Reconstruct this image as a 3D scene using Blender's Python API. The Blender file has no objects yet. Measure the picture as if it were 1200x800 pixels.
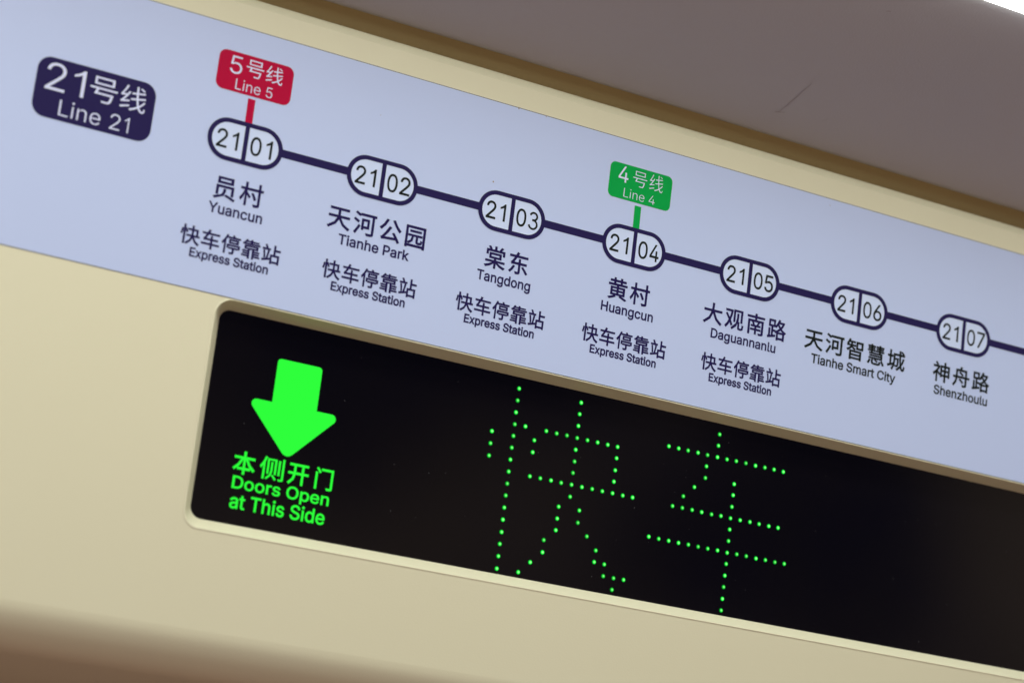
import bpy, math, random
from mathutils import Vector, Matrix
from mathutils.geometry import delaunay_2d_cdt

random.seed(7)
sc = bpy.context.scene
col = sc.collection
S = 0.0076                        # one LED pitch in metres
def P(x, y, z):                   # sign units (x right, y down, z into the wall) -> metres
    return Vector((x * S, z * S, -y * S))

# ------------------------------------------------------------------ camera
cd = bpy.data.cameras.new('camera')
cam = bpy.data.objects.new('camera', cd); col.objects.link(cam); sc.camera = cam
cd.sensor_width = 36; cd.lens = 2666.35 / 1200 * 36
cd.clip_start = 0.02; cd.clip_end = 50
R = [[0.8703841276, -0.1208280215, -0.4773175668], [0.20760264, 0.96909595, 0.1332448266], [0.4464668125, -0.2150665692, 0.8685699490]]
def dirv(r): return Vector((r[0], r[2], -r[1]))
rt, dn, fw = dirv(R[0]), dirv(R[1]), dirv(R[2])
cam.matrix_world = Matrix.Translation(P(-83.3731459, 36.7909883, -163.779398)) @ Matrix((rt, -dn, -fw)).transposed().to_4x4()
cd.dof.use_dof = True; cd.dof.focus_distance = 192 * S; cd.dof.aperture_fstop = 5.8

# ------------------------------------------------------------------ world and lamps
w = bpy.data.worlds.new('World'); sc.world = w; w.use_nodes = True
nt = w.node_tree; bg = nt.nodes['Background']
tc = nt.nodes.new('ShaderNodeTexCoord'); sp = nt.nodes.new('ShaderNodeSeparateXYZ')
cr = nt.nodes.new('ShaderNodeValToRGB'); mp = nt.nodes.new('ShaderNodeMapRange')
nt.links.new(tc.outputs['Generated'], sp.inputs[0]); nt.links.new(sp.outputs['Z'], mp.inputs[0])
mp.inputs[1].default_value = -1; mp.inputs[2].default_value = 1
nt.links.new(mp.outputs[0], cr.inputs[0]); wn = nt.nodes.new('ShaderNodeTexNoise'); wn.inputs['Scale'].default_value = 6.5; wn.inputs['Detail'].default_value = 1.5
nt.links.new(tc.outputs['Generated'], wn.inputs['Vector'])
wr = nt.nodes.new('ShaderNodeValToRGB'); wr.color_ramp.elements[0].position = 0.40; wr.color_ramp.elements[1].position = 0.62
wr.color_ramp.elements[0].color = (0.14, 0.17, 0.42, 1); wr.color_ramp.elements[1].color = (1.95, 1.65, 1.2, 1)
wm = nt.nodes.new('ShaderNodeMixRGB'); wm.blend_type = 'MULTIPLY'; wm.inputs[0].default_value = 1.0
nt.links.new(wn.outputs['Fac'], wr.inputs[0]); nt.links.new(cr.outputs[0], wm.inputs[1]); nt.links.new(wr.outputs[0], wm.inputs[2])
nt.links.new(wm.outputs[0], bg.inputs[0])
e = cr.color_ramp.elements
e[0].position = 0.25; e[0].color = (0.56, 0.41, 0.37, 1)
e[1].position = 0.75; e[1].color = (0.34, 0.36, 0.44, 1)
bg.inputs[1].default_value = 0.5

def area(name, loc, target, sx, sy, power, color):
    l = bpy.data.lights.new(name, 'AREA'); l.shape = 'RECTANGLE'; l.size = sx; l.size_y = sy
    l.energy = power; l.color = color
    o = bpy.data.objects.new(name, l); col.objects.link(o); o.location = loc
    o.rotation_euler = (target - loc).to_track_quat('-Z', 'Y').to_euler()
    return o
area('unseen_cabin_lamp', P(20, -105, -97), P(0, -4, 0), 1.9, 0.34, 14.2, (1.0, 0.99, 0.96))
area('unseen_cabin_lamp', P(-130, -60, -260), P(-20, 0, 0), 1.6, 0.35, 10.0, (1.0, 0.99, 0.97))  # second unseen lamp, added to brighten the grey ceiling
sc.view_settings.view_transform = 'Standard'; sc.view_settings.look = 'None'
sc.view_settings.exposure = 0; sc.view_settings.gamma = 1

# ------------------------------------------------------------------ helpers
def fill(conts):
    """triangulate closed 2-D contours with the non-zero winding rule"""
    vs, es = [], []
    for c in conts:
        b = len(vs); n = len(c)
        vs += [Vector(p) for p in c]; es += [(b + i, b + (i + 1) % n) for i in range(n)]
    ov, oe, of, *_ = delaunay_2d_cdt(vs, es, [], 0, 1e-6)
    def wind(px, py):
        s = 0
        for c in conts:
            n = len(c)
            for i in range(n):
                x0, y0 = c[i]; x1, y1 = c[(i + 1) % n]
                if (y0 <= py) != (y1 <= py):
                    t = (py - y0) / (y1 - y0)
                    if x0 + t * (x1 - x0) > px: s += 1 if y1 > y0 else -1
        return s
    fs = []
    for f in of:
        q = [ov[i] for i in f]
        a = sum(q[i].x * q[(i + 1) % len(q)].y - q[(i + 1) % len(q)].x * q[i].y for i in range(len(q)))
        if abs(a) < 1e-9: continue
        cx = sum(v.x for v in q) / len(q); cy = sum(v.y for v in q) / len(q)
        if wind(cx, cy) != 0: fs.append(list(f))
    return [(v.x, v.y) for v in ov], fs

def link(name, verts, faces, m, parent=None, smooth=False, face_front=True):
    me = bpy.data.meshes.new(name); me.from_pydata([tuple(v) for v in verts], [], faces); me.validate(); me.update()
    me.materials.append(m)
    if smooth:
        for p in me.polygons: p.use_smooth = True
    o = bpy.data.objects.new(name, me); col.objects.link(o)
    if parent: o.parent = parent
    return o

def plate(name, conts, z, m, parent=None, thick=0.0):
    """flat sheet cut to contours, facing the viewer, optionally with thickness"""
    vs, fs = fill(conts)
    V = [P(x, y, z) for x, y in vs]
    F = []
    for f in fs:
        a, b, c = V[f[0]], V[f[1]], V[f[2]]
        if (b - a).cross(c - a).y > 0: f = f[::-1]
        F.append(f)
    if thick:
        for c in conts:
            b = len(V); n = len(c)
            V += [P(x, y, z) for x, y in c] + [P(x, y, z + thick) for x, y in c]
            ar = sum(c[i][0] * c[(i + 1) % n][1] - c[(i + 1) % n][0] * c[i][1] for i in range(n))
            for i in range(n):
                j = (i + 1) % n
                q = [b + i, b + j, b + n + j, b + n + i]
                F.append(q if ar > 0 else q[::-1])
    return link(name, V, F, m, parent)

def rrect(x0, y0, x1, y1, r, n=8, rs=None):
    """rounded rectangle; y down; rs = radii tl, tr, br, bl"""
    rs = rs or (r, r, r, r); out = []
    for (cx, cy, sx, sy, a0), q in zip(((x0, y0, 1, 1, 180), (x1, y0, -1, 1, 270), (x1, y1, -1, -1, 0), (x0, y1, 1, -1, 90)), rs):
        for i in range(n + 1):
            a = math.radians(a0 + 90 * i / n)
            out.append((cx + sx * q + q * math.cos(a), cy + sy * q + q * math.sin(a)))
    return out

def empty(name, loc, label, cat):
    o = bpy.data.objects.new(name, None); col.objects.link(o); o.location = loc
    o.empty_display_size = 0.02
    o['label'] = label; o['category'] = cat
    return o

def adopt(parent):
    """children were modelled in world space: keep them there"""
    bpy.context.view_layer.update()
    inv = parent.matrix_world.inverted()
    for c in parent.children: c.matrix_parent_inverse = inv

# ------------------------------------------------------------------ glyph outlines (units of 1/1000 em)
GLYPHS = {
    ' ': (187, []),
    '0': (453, [(227,-7,191,-3,158,7,130,24,105,48,85,77,69,113,57,155,50,202,48,254,50,306,57,353,69,395,85,431,106,461,130,484,159,502,191,512,227,516,262,512,295,502,323,484,348,461,368,431,384,395,396,353,403,306,405,254,403,202,396,155,384,113,368,77,348,48,323,24,295,7,263,-3), (227,50,250,52,271,60,290,74,306,92,320,116,330,144,338,176,342,213,344,254,342,295,338,332,330,365,320,393,306,416,290,435,271,449,250,457,227,460,203,457,182,449,163,435,147,416,134,393,123,365,115,332,111,295,109,254,111,213,115,176,123,144,134,116,147,92,163,74,182,60,203,52)]),
    '1': (453, [(76,0,76,55,391,55,391,0), (276,509,276,0,212,0,212,448,209,448,86,358,86,427,198,509)]),
    '2': (453, [(64,0,64,47,234,229,282,282,294,298,303,312,311,327,316,341,319,356,320,371,319,389,315,405,308,419,298,431,287,441,273,449,258,455,241,458,224,460,205,458,188,454,172,447,159,438,148,427,139,413,132,398,128,381,127,362,66,362,68,391,75,418,86,442,102,464,121,482,143,496,168,507,196,513,225,516,254,513,281,507,306,497,328,482,346,465,361,445,372,423,379,398,381,372,380,354,377,336,371,318,363,299,351,280,336,259,317,235,294,209,267,180,153,60,153,57,389,57,389,0)]),
    '3': (453, [(218,-7,188,-5,159,1,133,10,108,22,88,38,70,57,57,79,48,104,44,132,109,132,112,115,118,100,126,87,137,76,150,66,165,59,182,54,200,51,219,50,239,51,258,55,275,61,291,69,304,80,315,93,323,108,328,125,329,145,328,163,323,180,316,196,306,211,292,223,275,234,254,241,229,246,201,248,157,248,157,299,288,448,288,452,70,452,70,509,372,509,372,461,211,278,211,289,247,290,279,286,308,276,333,262,354,244,371,222,383,198,391,173,393,145,390,116,383,90,370,66,354,45,333,27,309,12,281,2,251,-5)]),
    '4': (453, [(40,105,40,158,247,509,311,509,109,166,109,163,413,163,413,105), (282,0,282,121,282,146,282,318,343,318,343,0)]),
    '5': (453, [(221,-7,192,-5,165,1,140,11,118,25,99,41,83,60,71,82,63,105,60,130,122,130,125,115,130,102,138,89,148,78,160,68,173,60,188,54,204,51,221,50,241,51,259,56,276,64,291,75,304,89,314,104,322,122,326,141,328,162,326,183,321,203,314,221,303,237,290,251,275,262,257,270,238,275,218,277,201,276,184,273,167,268,152,262,139,255,128,246,67,253,96,509,366,509,366,452,151,452,134,301,136,301,148,311,162,318,178,325,194,330,212,333,229,334,252,332,274,328,294,321,313,311,330,299,345,285,358,269,370,251,379,231,386,210,390,187,391,163,388,132,381,102,369,76,352,52,332,32,309,15,282,3,253,-4)]),
    '6': (453, [(226,-7,196,-4,168,3,142,15,119,31,100,51,84,74,73,101,66,130,64,162,65,187,71,212,80,239,93,268,112,302,137,340,252,509,322,509,151,261,145,261,151,270,157,279,165,288,174,295,184,302,196,307,208,311,221,313,235,314,265,312,291,305,316,295,337,280,355,262,370,240,380,215,387,187,389,157,387,127,379,98,368,73,352,50,333,30,310,14,284,3,257,-4), (226,48,245,50,263,55,279,63,293,73,304,86,314,101,322,119,326,137,327,157,326,178,322,196,314,213,304,228,293,241,279,251,263,259,245,264,226,265,207,264,190,259,174,252,160,241,148,229,138,214,131,197,126,179,125,158,126,138,131,119,138,102,148,86,160,73,174,63,190,55,207,50)]),
    '7': (453, [(97,0,323,448,323,452,62,452,62,509,391,509,391,449,165,0)]),
    '8': (453, [(226,-7,193,-5,163,1,136,11,111,25,91,42,74,62,62,84,54,109,52,135,53,156,58,176,65,195,75,212,87,228,101,241,117,252,134,260,153,265,153,267,129,276,109,289,93,308,80,330,73,354,70,380,73,405,79,429,90,450,106,469,124,485,146,498,170,508,197,514,226,516,255,514,282,508,306,498,328,485,346,469,361,450,373,429,379,405,382,380,379,354,372,330,359,308,343,289,323,276,300,267,300,265,319,260,335,252,351,241,365,228,377,212,387,195,395,176,399,156,401,135,398,109,391,84,378,62,362,42,341,25,317,11,289,1,259,-5), (226,49,248,50,267,54,285,60,300,69,313,79,323,91,331,106,335,121,337,139,335,157,330,173,322,189,312,202,298,213,283,223,265,230,247,234,226,235,206,234,187,230,169,223,154,213,140,202,130,189,122,173,117,157,115,139,117,121,121,106,129,91,139,79,152,69,167,60,185,54,205,50), (226,290,244,291,260,294,274,300,287,308,298,318,307,330,314,344,318,359,319,376,318,392,314,407,308,420,299,432,288,442,275,449,260,455,244,459,226,460,208,459,192,455,177,449,164,442,153,432,145,420,138,407,134,392,133,376,134,359,138,344,145,330,154,318,165,308,178,300,193,294,209,291)]),
    '9': (453, [(226,516,256,513,285,506,310,494,333,478,352,458,368,434,380,408,387,378,389,347,387,322,382,296,373,270,359,240,340,207,315,168,200,0,130,0,301,248,307,248,302,238,295,229,287,221,278,214,268,207,257,202,245,198,232,195,218,195,188,197,161,203,137,214,116,229,98,247,83,269,72,294,66,321,64,352,66,382,73,411,85,436,101,459,120,479,143,494,168,506,196,513), (226,460,207,459,190,454,174,446,160,435,148,423,138,407,131,390,127,372,125,352,127,331,131,313,138,295,148,280,160,268,174,257,190,250,207,245,226,243,245,245,263,249,279,257,293,267,305,280,314,295,322,312,326,330,327,350,326,371,322,390,314,407,305,422,293,435,279,446,263,454,245,459)]),
    'C': (510, [(267,-7,225,-3,186,7,150,25,119,49,92,79,70,115,53,157,44,203,40,254,44,305,53,352,70,393,92,429,119,459,150,484,186,501,225,512,267,516,293,514,317,511,340,504,362,496,383,485,402,471,419,456,435,438,448,418,459,397,467,373,473,348,408,348,404,365,397,380,389,395,380,407,369,418,357,428,344,437,330,444,315,449,300,453,284,455,267,456,237,453,209,445,184,432,161,414,141,391,125,364,113,332,106,295,103,254,106,213,113,177,125,145,141,117,161,94,184,76,210,63,237,56,267,53,284,54,300,56,315,60,330,65,344,72,357,81,369,90,380,102,389,114,397,128,404,144,408,160,473,160,467,135,459,112,448,91,435,71,420,53,402,38,383,24,363,13,341,5,317,-2,293,-6)]),
    'D': (502, [(219,0,96,0,96,57,215,57,254,60,288,68,318,81,343,99,363,122,379,149,390,181,397,216,399,255,397,294,390,329,379,361,364,388,344,410,320,428,291,441,258,449,221,452,93,452,93,509,225,509,273,505,315,495,353,478,385,455,412,426,433,391,449,351,458,306,462,255,458,205,449,159,433,119,411,83,384,54,351,31,312,14,268,3), (125,509,125,0,60,0,60,509)]),
    'E': (418, [(60,0,60,509,372,509,372,452,125,452,125,286,355,286,355,229,125,229,125,57,375,57,375,0)]),
    'H': (517, [(60,0,60,509,125,509,125,289,392,289,392,509,457,509,457,0,392,0,392,232,125,232,125,0)]),
    'L': (393, [(60,0,60,509,125,509,125,57,361,57,361,0)]),
    'O': (533, [(267,-7,225,-3,186,7,150,25,119,49,92,79,70,115,53,157,44,203,40,254,44,305,53,352,70,393,92,429,119,459,150,484,186,501,225,512,267,516,309,512,348,501,384,484,415,459,442,429,464,393,480,352,490,305,493,254,490,203,480,157,464,115,442,79,415,49,384,25,348,7,309,-3), (267,53,296,55,324,63,349,76,372,94,392,116,408,144,420,176,428,213,430,254,428,295,420,332,408,365,392,392,372,415,349,433,324,446,296,453,267,456,237,453,210,445,184,433,161,415,142,392,125,364,113,332,106,295,103,254,106,213,113,176,125,144,142,117,161,94,184,76,210,63,237,55)]),
    'P': (444, [(60,0,60,509,235,509,272,506,305,499,332,487,356,471,375,452,390,430,400,404,407,377,409,348,407,318,400,291,390,265,375,243,356,223,332,207,305,195,272,188,235,186,109,186,109,242,233,242,257,244,279,248,297,256,312,266,324,279,333,294,339,310,343,328,344,348,343,367,339,385,333,402,324,416,312,428,297,439,279,446,257,451,232,452,125,452,125,0)]),
    'S': (446, [(224,-9,188,-7,156,-1,128,9,102,23,81,40,64,60,51,83,42,109,38,137,104,137,108,118,114,102,123,88,136,76,150,66,166,59,185,53,204,50,224,49,246,50,267,54,286,60,303,69,317,79,329,92,338,106,344,122,346,139,344,154,340,168,332,179,322,189,310,197,296,205,245,222,184,239,145,253,112,269,86,289,67,313,56,341,52,372,54,400,62,425,75,448,92,468,113,484,138,498,165,508,195,514,227,516,259,514,289,508,316,498,340,484,360,468,377,449,390,427,398,403,401,378,337,378,332,402,320,421,302,437,280,449,254,456,225,459,204,457,185,454,167,448,152,440,139,430,129,418,121,405,117,391,115,376,117,359,122,345,131,334,142,324,155,315,169,308,212,293,264,279,312,264,328,256,344,248,359,238,372,226,384,213,395,198,402,180,407,161,408,139,406,112,399,87,386,64,370,43,349,25,323,11,294,0,261,-7)]),
    'T': (448, [(32,452,32,509,417,509,417,452,257,452,257,0,193,0,193,452)]),
    'Y': (472, [(203,0,203,208,16,509,91,509,192,344,222,292,250,230,224,230,251,293,280,344,381,509,455,509,268,208,268,0)]),
    'a': (389, [(160,-9,137,-7,115,-3,94,5,76,15,60,29,48,45,38,63,32,84,30,108,32,128,36,146,43,161,53,174,64,184,78,193,92,200,108,206,125,211,178,220,234,227,247,229,257,231,265,235,271,240,274,246,276,255,276,257,275,272,272,285,267,297,260,307,251,315,240,322,227,327,212,330,196,331,178,330,163,327,149,322,137,316,127,309,118,301,110,292,104,283,100,274,41,291,51,313,64,331,79,346,95,358,114,368,133,375,153,380,173,383,194,384,208,384,223,382,239,379,255,375,271,369,286,360,300,350,312,336,322,320,330,301,335,278,337,251,337,0,277,0,277,52,272,52,267,43,260,34,252,25,242,16,229,8,215,1,199,-4,181,-7), (170,45,192,47,211,51,228,59,242,68,254,80,263,93,270,108,274,122,276,138,276,190,272,187,267,184,259,182,231,176,200,171,175,168,134,159,122,153,112,147,103,139,97,130,93,118,92,105,93,93,96,82,102,72,109,64,119,57,130,52,142,48,156,46)]),
    'c': (396, [(207,-8,174,-5,144,3,117,16,93,35,72,58,56,85,44,116,37,150,34,187,37,225,44,260,56,291,72,318,93,341,117,360,144,374,174,382,207,384,226,384,243,381,260,377,276,371,291,364,305,356,318,346,330,335,340,322,349,308,356,293,362,277,303,262,300,272,295,281,290,289,284,297,278,304,270,311,261,316,252,321,242,325,231,328,220,329,207,330,184,328,163,321,145,310,130,296,118,278,108,258,102,236,98,212,96,187,98,163,102,139,108,117,118,97,130,80,145,66,163,55,184,49,207,46,220,47,232,49,243,52,253,55,262,60,271,66,279,73,285,80,292,89,297,98,301,107,304,117,363,102,357,86,350,70,341,56,331,43,319,32,306,21,292,12,277,5,261,-1,244,-5,226,-7)]),
    'd': (424, [(195,-8,165,-6,137,3,111,16,89,34,70,57,55,84,43,116,36,151,34,189,36,227,43,261,55,293,70,320,89,342,112,361,137,374,165,382,196,384,218,383,237,379,253,373,267,364,278,355,287,346,306,319,311,319,311,509,372,509,372,0,313,0,313,59,307,59,287,31,277,21,266,12,252,4,236,-3,217,-7), (205,47,226,49,246,55,263,65,278,78,290,95,299,115,306,138,310,162,312,189,310,216,306,241,300,263,290,282,278,299,263,312,246,322,227,328,205,330,182,328,162,322,145,311,130,298,118,281,108,261,102,239,98,215,96,189,98,163,102,139,109,117,118,97,130,80,145,66,162,55,182,49)]),
    'e': (404, [(212,-8,177,-5,145,3,117,16,92,35,72,58,56,85,44,116,37,150,34,187,36,224,44,258,55,290,71,317,91,340,115,359,142,373,172,382,205,384,226,383,246,380,266,374,285,366,303,355,319,341,334,324,347,305,357,282,365,256,370,227,371,194,371,169,75,169,75,221,338,221,310,202,308,226,304,248,298,269,288,286,277,301,263,314,246,323,227,328,205,330,183,328,164,323,146,313,131,301,119,286,109,270,102,251,97,231,96,211,96,178,98,151,102,127,110,106,121,88,135,73,151,61,169,53,190,48,212,46,227,47,241,49,254,53,265,58,276,65,285,73,294,82,300,93,306,105,365,91,358,72,348,55,335,39,320,26,302,14,283,4,261,-3,237,-7)]),
    'g': (425, [(207,-151,180,-149,156,-146,134,-140,114,-132,97,-122,82,-110,70,-97,59,-84,51,-69,101,-41,122,-66,131,-74,142,-82,154,-88,169,-93,187,-96,207,-97,236,-95,261,-87,282,-75,298,-58,308,-34,311,-6,311,68,306,68,287,41,277,32,266,23,252,16,236,10,217,6,195,5,165,7,138,14,113,27,90,43,71,65,55,90,43,120,36,154,34,191,36,229,43,263,55,293,71,320,90,342,112,361,138,374,166,382,196,384,218,383,237,379,253,373,267,365,279,356,288,346,308,319,313,319,313,379,372,379,372,-9,370,-40,363,-67,350,-90,334,-109,314,-124,291,-136,265,-144,237,-149), (205,59,227,61,246,66,264,75,278,87,290,103,300,121,307,142,311,166,312,193,311,219,307,242,300,264,291,283,279,299,264,312,247,322,227,328,205,330,182,328,163,322,145,312,130,298,118,282,109,262,102,241,98,218,96,193,98,167,102,144,109,123,118,104,131,88,145,76,163,66,183,61)]),
    'h': (410, [(114,227,114,0,53,0,53,509,114,509,114,287,102,287,116,319,132,344,152,362,175,374,200,382,227,384,252,383,275,377,295,369,313,356,328,340,341,321,350,298,355,271,357,240,357,0,296,0,296,235,293,263,286,286,273,304,256,318,235,326,210,329,192,328,176,324,161,317,147,308,136,297,126,283,119,266,115,248)]),
    'i': (166, [(53,0,53,379,114,379,114,0), (84,443,73,444,63,448,54,455,47,463,43,472,41,483,43,494,47,504,54,512,63,518,73,522,84,524,95,522,105,518,114,512,121,504,125,494,126,483,125,472,121,463,114,455,105,448,95,444)]),
    'k': (380, [(110,137,110,212,121,212,284,379,360,379,184,199,177,199), (53,0,53,509,114,509,114,0), (294,0,148,186,191,229,372,0)]),
    'l': (189, [(139,-2,112,0,91,8,74,20,62,37,55,59,53,84,53,509,114,509,114,99,114,83,117,71,120,62,126,57,135,53,146,52,160,53,170,54,181,3,162,-1)]),
    'm': (610, [(53,0,53,379,112,379,112,295,108,295,114,314,122,331,132,346,144,358,158,368,172,376,187,382,203,385,219,386,245,383,268,375,287,361,303,342,314,320,321,295,312,295,318,312,326,329,337,343,350,356,364,366,381,375,398,381,417,385,437,386,458,385,478,380,497,372,514,361,529,346,541,328,550,307,555,283,557,255,557,0,496,0,496,254,493,279,485,298,473,313,456,323,438,329,419,330,402,329,387,326,374,320,363,312,353,302,345,290,340,277,336,263,335,247,335,0,274,0,274,260,272,280,265,297,253,311,238,322,220,328,199,330,185,329,171,326,158,320,145,312,135,302,126,289,119,274,115,257,114,238,114,0)]),
    'n': (410, [(114,227,114,0,53,0,53,379,112,379,112,287,102,287,116,319,132,344,152,362,175,374,200,382,227,384,252,383,275,377,295,369,313,356,328,340,341,321,350,298,355,271,357,240,357,0,296,0,296,235,293,263,286,286,273,304,256,318,235,326,210,329,192,328,176,324,161,317,147,308,136,297,126,283,119,266,115,248)]),
    'o': (415, [(207,-8,174,-5,144,3,117,16,93,35,72,58,56,85,44,116,37,150,34,187,37,225,44,260,56,291,72,318,93,341,117,360,144,374,174,382,207,384,241,382,271,374,299,360,323,341,343,318,359,291,371,260,379,225,381,187,379,150,371,116,359,85,343,58,323,35,299,16,271,3,241,-5), (207,46,231,49,252,55,270,66,285,80,298,97,307,117,314,139,318,163,319,187,318,212,314,236,307,258,298,278,285,296,270,310,252,321,231,328,207,330,184,328,163,321,145,310,130,296,118,278,108,258,102,236,98,212,96,187,98,163,102,139,108,117,118,97,130,80,145,66,163,55,184,49)]),
    'p': (424, [(53,-143,53,379,112,379,112,319,118,319,137,346,147,355,158,364,171,373,188,379,207,383,229,384,259,382,287,374,313,361,335,342,354,320,370,293,381,261,388,227,390,189,388,151,381,116,370,84,355,57,336,34,313,16,288,3,260,-6,229,-8,208,-7,189,-3,173,4,159,12,147,21,138,31,118,59,114,59,114,-143), (220,47,242,49,262,55,279,66,294,80,306,97,316,117,323,139,327,163,328,189,327,215,323,239,316,261,307,281,295,298,280,311,262,322,243,328,220,330,198,328,178,322,161,312,147,299,134,282,125,263,118,241,114,216,113,189,114,162,118,138,125,115,135,95,147,78,162,65,179,55,198,49)]),
    'r': (259, [(53,0,53,379,112,379,112,321,115,321,124,339,137,354,152,367,171,377,191,383,213,385,229,384,243,384,243,322,230,324,207,326,190,324,174,321,159,315,146,306,135,296,126,284,119,269,115,254,114,237,114,0)]),
    's': (365, [(182,-8,157,-7,133,-3,112,3,93,12,76,24,62,38,50,54,41,73,36,94,94,107,101,87,111,72,124,60,141,52,160,47,181,45,206,47,227,53,244,62,258,74,265,88,268,103,266,115,262,126,254,136,243,144,229,150,212,155,149,170,118,180,92,192,72,208,58,227,50,249,47,274,49,295,55,314,65,332,79,347,95,360,115,370,137,378,161,383,187,384,212,383,234,379,254,372,271,363,286,352,299,339,309,324,318,308,324,290,268,277,262,291,254,304,243,316,228,325,210,331,187,333,166,331,147,326,131,317,119,305,111,292,109,277,110,264,115,253,124,243,136,235,152,229,172,223,229,209,261,200,287,187,306,171,320,153,328,131,331,107,329,85,323,65,312,47,298,31,281,18,260,6,236,-2,210,-7)]),
    't': (227, [(204,379,204,327,6,327,6,379), (65,471,126,471,126,98,127,83,130,70,136,61,144,55,156,51,170,50,185,51,202,54,213,2,192,-3,168,-4,138,-1,113,7,92,21,77,41,68,64,65,93)]),
    'u': (410, [(182,-5,158,-3,135,2,115,11,97,23,82,39,69,59,60,82,54,109,53,139,53,379,114,379,114,144,116,117,124,94,137,75,154,61,175,53,200,50,218,51,234,55,249,62,263,71,274,83,283,97,290,113,295,132,296,153,296,379,357,379,357,0,298,0,298,92,307,92,294,60,277,35,257,17,234,5,209,-3)]),
    'x': (378, [(21,0,171,218,171,171,29,379,100,379,147,306,179,253,207,206,175,206,202,253,233,306,282,379,352,379,209,169,209,214,358,0,287,0,231,85,200,136,173,182,205,182,178,136,148,85,91,0)]),
    'y': (389, [(47,-139,61,-86,71,-87,83,-89,94,-90,104,-89,113,-86,122,-81,130,-74,138,-64,145,-51,151,-36,163,-1,17,379,84,379,165,155,187,87,206,21,184,21,202,87,224,155,305,379,371,379,204,-58,196,-77,187,-93,177,-107,165,-119,153,-128,139,-136,125,-141,109,-144,91,-145,65,-143)]),
    'z': (380, [(42,0,42,46,254,320,254,323,48,323,48,379,333,379,333,331,126,60,126,56,339,56,339,0)]),
    '号': (1000, [(260,731,737,731,737,597,260,597), (186,800,186,531,814,531,814,800), (63,440,63,371,269,371,203,191,729,191,697,57,663,0,643,-9,614,-11,443,-3,463,-37,471,-74,640,-77,689,-71,726,-51,774,37,811,226,817,260,314,260,351,371,934,371,934,440)]),
    '线': (1000, [(54,54,71,-17,397,80,389,143), (703,780,783,737,849,689,894,737,829,780,749,823), (71,423,111,434,231,451,131,317,89,271,54,251,77,183,146,203,383,254,383,317,186,283,297,429,400,591,337,631,274,520,149,506,234,649,309,806,240,837,166,663,103,557,74,514,46,494), (889,349,817,260,729,177,706,266,689,369,943,414,931,480,680,434,666,566,914,603,903,671,663,634,657,843,583,843,591,623,434,600,446,531,594,554,609,420,414,386,426,317,617,354,637,234,666,134,531,57,380,0,429,-63,566,-6,691,66,763,-40,857,-77,931,-46,963,69,934,83,909,109,894,20,866,-3,806,26,754,111,863,209,951,320)]),
    '员': (1000, [(269,731,734,731,734,617,269,617), (191,794,191,551,817,551,817,794), (454,326,454,234,397,103,66,-23,114,-83,466,69,534,234,534,326), (529,66,729,-9,897,-83,937,-20,763,51,566,120), (154,460,154,91,231,91,231,391,777,391,777,100,857,100,857,460)]),
    '村': (1000, [(503,423,580,294,631,177,700,214,646,329,566,451), (783,840,783,629,483,629,483,554,783,554,783,23,777,3,757,-3,606,0,634,-80,743,-77,811,-66,849,-37,857,23,857,554,966,554,966,629,857,629,857,840), (231,840,231,626,51,626,51,554,220,554,137,346,29,174,71,106,157,240,231,409,231,-80,303,-80,303,377,411,231,457,294,303,463,303,554,454,554,454,626,303,626,303,840)]),
    '快': (1000, [(171,840,171,-80,246,-80,246,840), (80,649,63,514,29,391,86,369,120,500,137,640), (246,657,291,557,320,469,377,497,346,583,300,680), (806,380,651,380,654,509,654,611,806,611), (580,840,580,680,383,680,383,611,580,611,580,509,574,380,331,380,331,309,566,309,489,129,297,-26,351,-83,540,74,629,260,743,54,920,-83,946,-46,974,-14,797,111,683,309,966,309,966,380,880,380,880,680,654,680,654,840)]),
    '车': (1000, [(169,320,203,331,277,337,509,337,509,183,60,183,60,111,509,111,509,-80,586,-80,586,111,943,111,943,183,586,183,586,337,857,337,857,409,586,409,586,560,509,560,509,409,251,409,314,509,377,623,926,623,926,694,411,694,469,823,383,846,323,694,77,694,77,623,289,623,211,477,171,423,140,397)]),
    '停': (1000, [(469,577,794,577,794,494,469,494), (397,631,397,440,869,440,869,631), (309,377,309,214,374,214,374,314,883,314,883,214,951,214,951,377), (563,826,603,751,326,751,326,686,951,686,951,751,683,751,631,846), (397,240,397,180,594,180,594,6,591,-9,574,-11,443,-11,469,-77,566,-74,629,-66,660,-43,669,3,669,180,860,180,860,240), (263,837,163,620,31,440,74,366,160,474,160,-80,229,-80,229,589,283,700,331,817)]),
    '靠': (1000, [(243,503,771,503,771,429,243,429), (171,554,171,377,846,377,846,554), (463,840,463,774,277,774,300,826,231,834,186,757,117,683,157,660,66,660,66,606,934,606,934,660,540,660,540,723,860,723,860,774,540,774,540,840), (194,660,243,723,463,723,463,660), (571,357,571,-80,646,-80,646,14,957,14,957,71,646,71,646,134,909,134,909,186,646,186,646,249,929,249,929,303,646,303,646,357), (49,71,49,17,357,17,357,-80,431,-80,431,360,357,360,357,300,74,300,74,249,357,249,357,186,97,186,97,134,357,134,357,71)]),
    '站': (1000, [(57,651,57,583,449,583,449,651), (97,526,129,340,146,166,209,177,191,351,157,537), (174,814,214,737,243,663,311,686,283,757,240,834), (331,549,303,340,263,143,46,94,66,20,443,117,437,186,329,160,366,343,400,534), (469,363,469,-80,540,-80,540,-31,843,-31,843,-74,917,-74,917,363,706,363,706,560,960,560,960,634,706,634,706,840,629,840,629,363), (540,40,540,291,843,291,843,40)]),
    '天': (1000, [(66,454,66,380,434,380,320,169,43,-14,91,-77,374,106,500,323,663,74,914,-77,966,-11,711,134,554,380,937,380,937,454,529,454,534,569,534,689,894,689,894,763,103,763,103,689,454,689,454,569,449,454)]),
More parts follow.
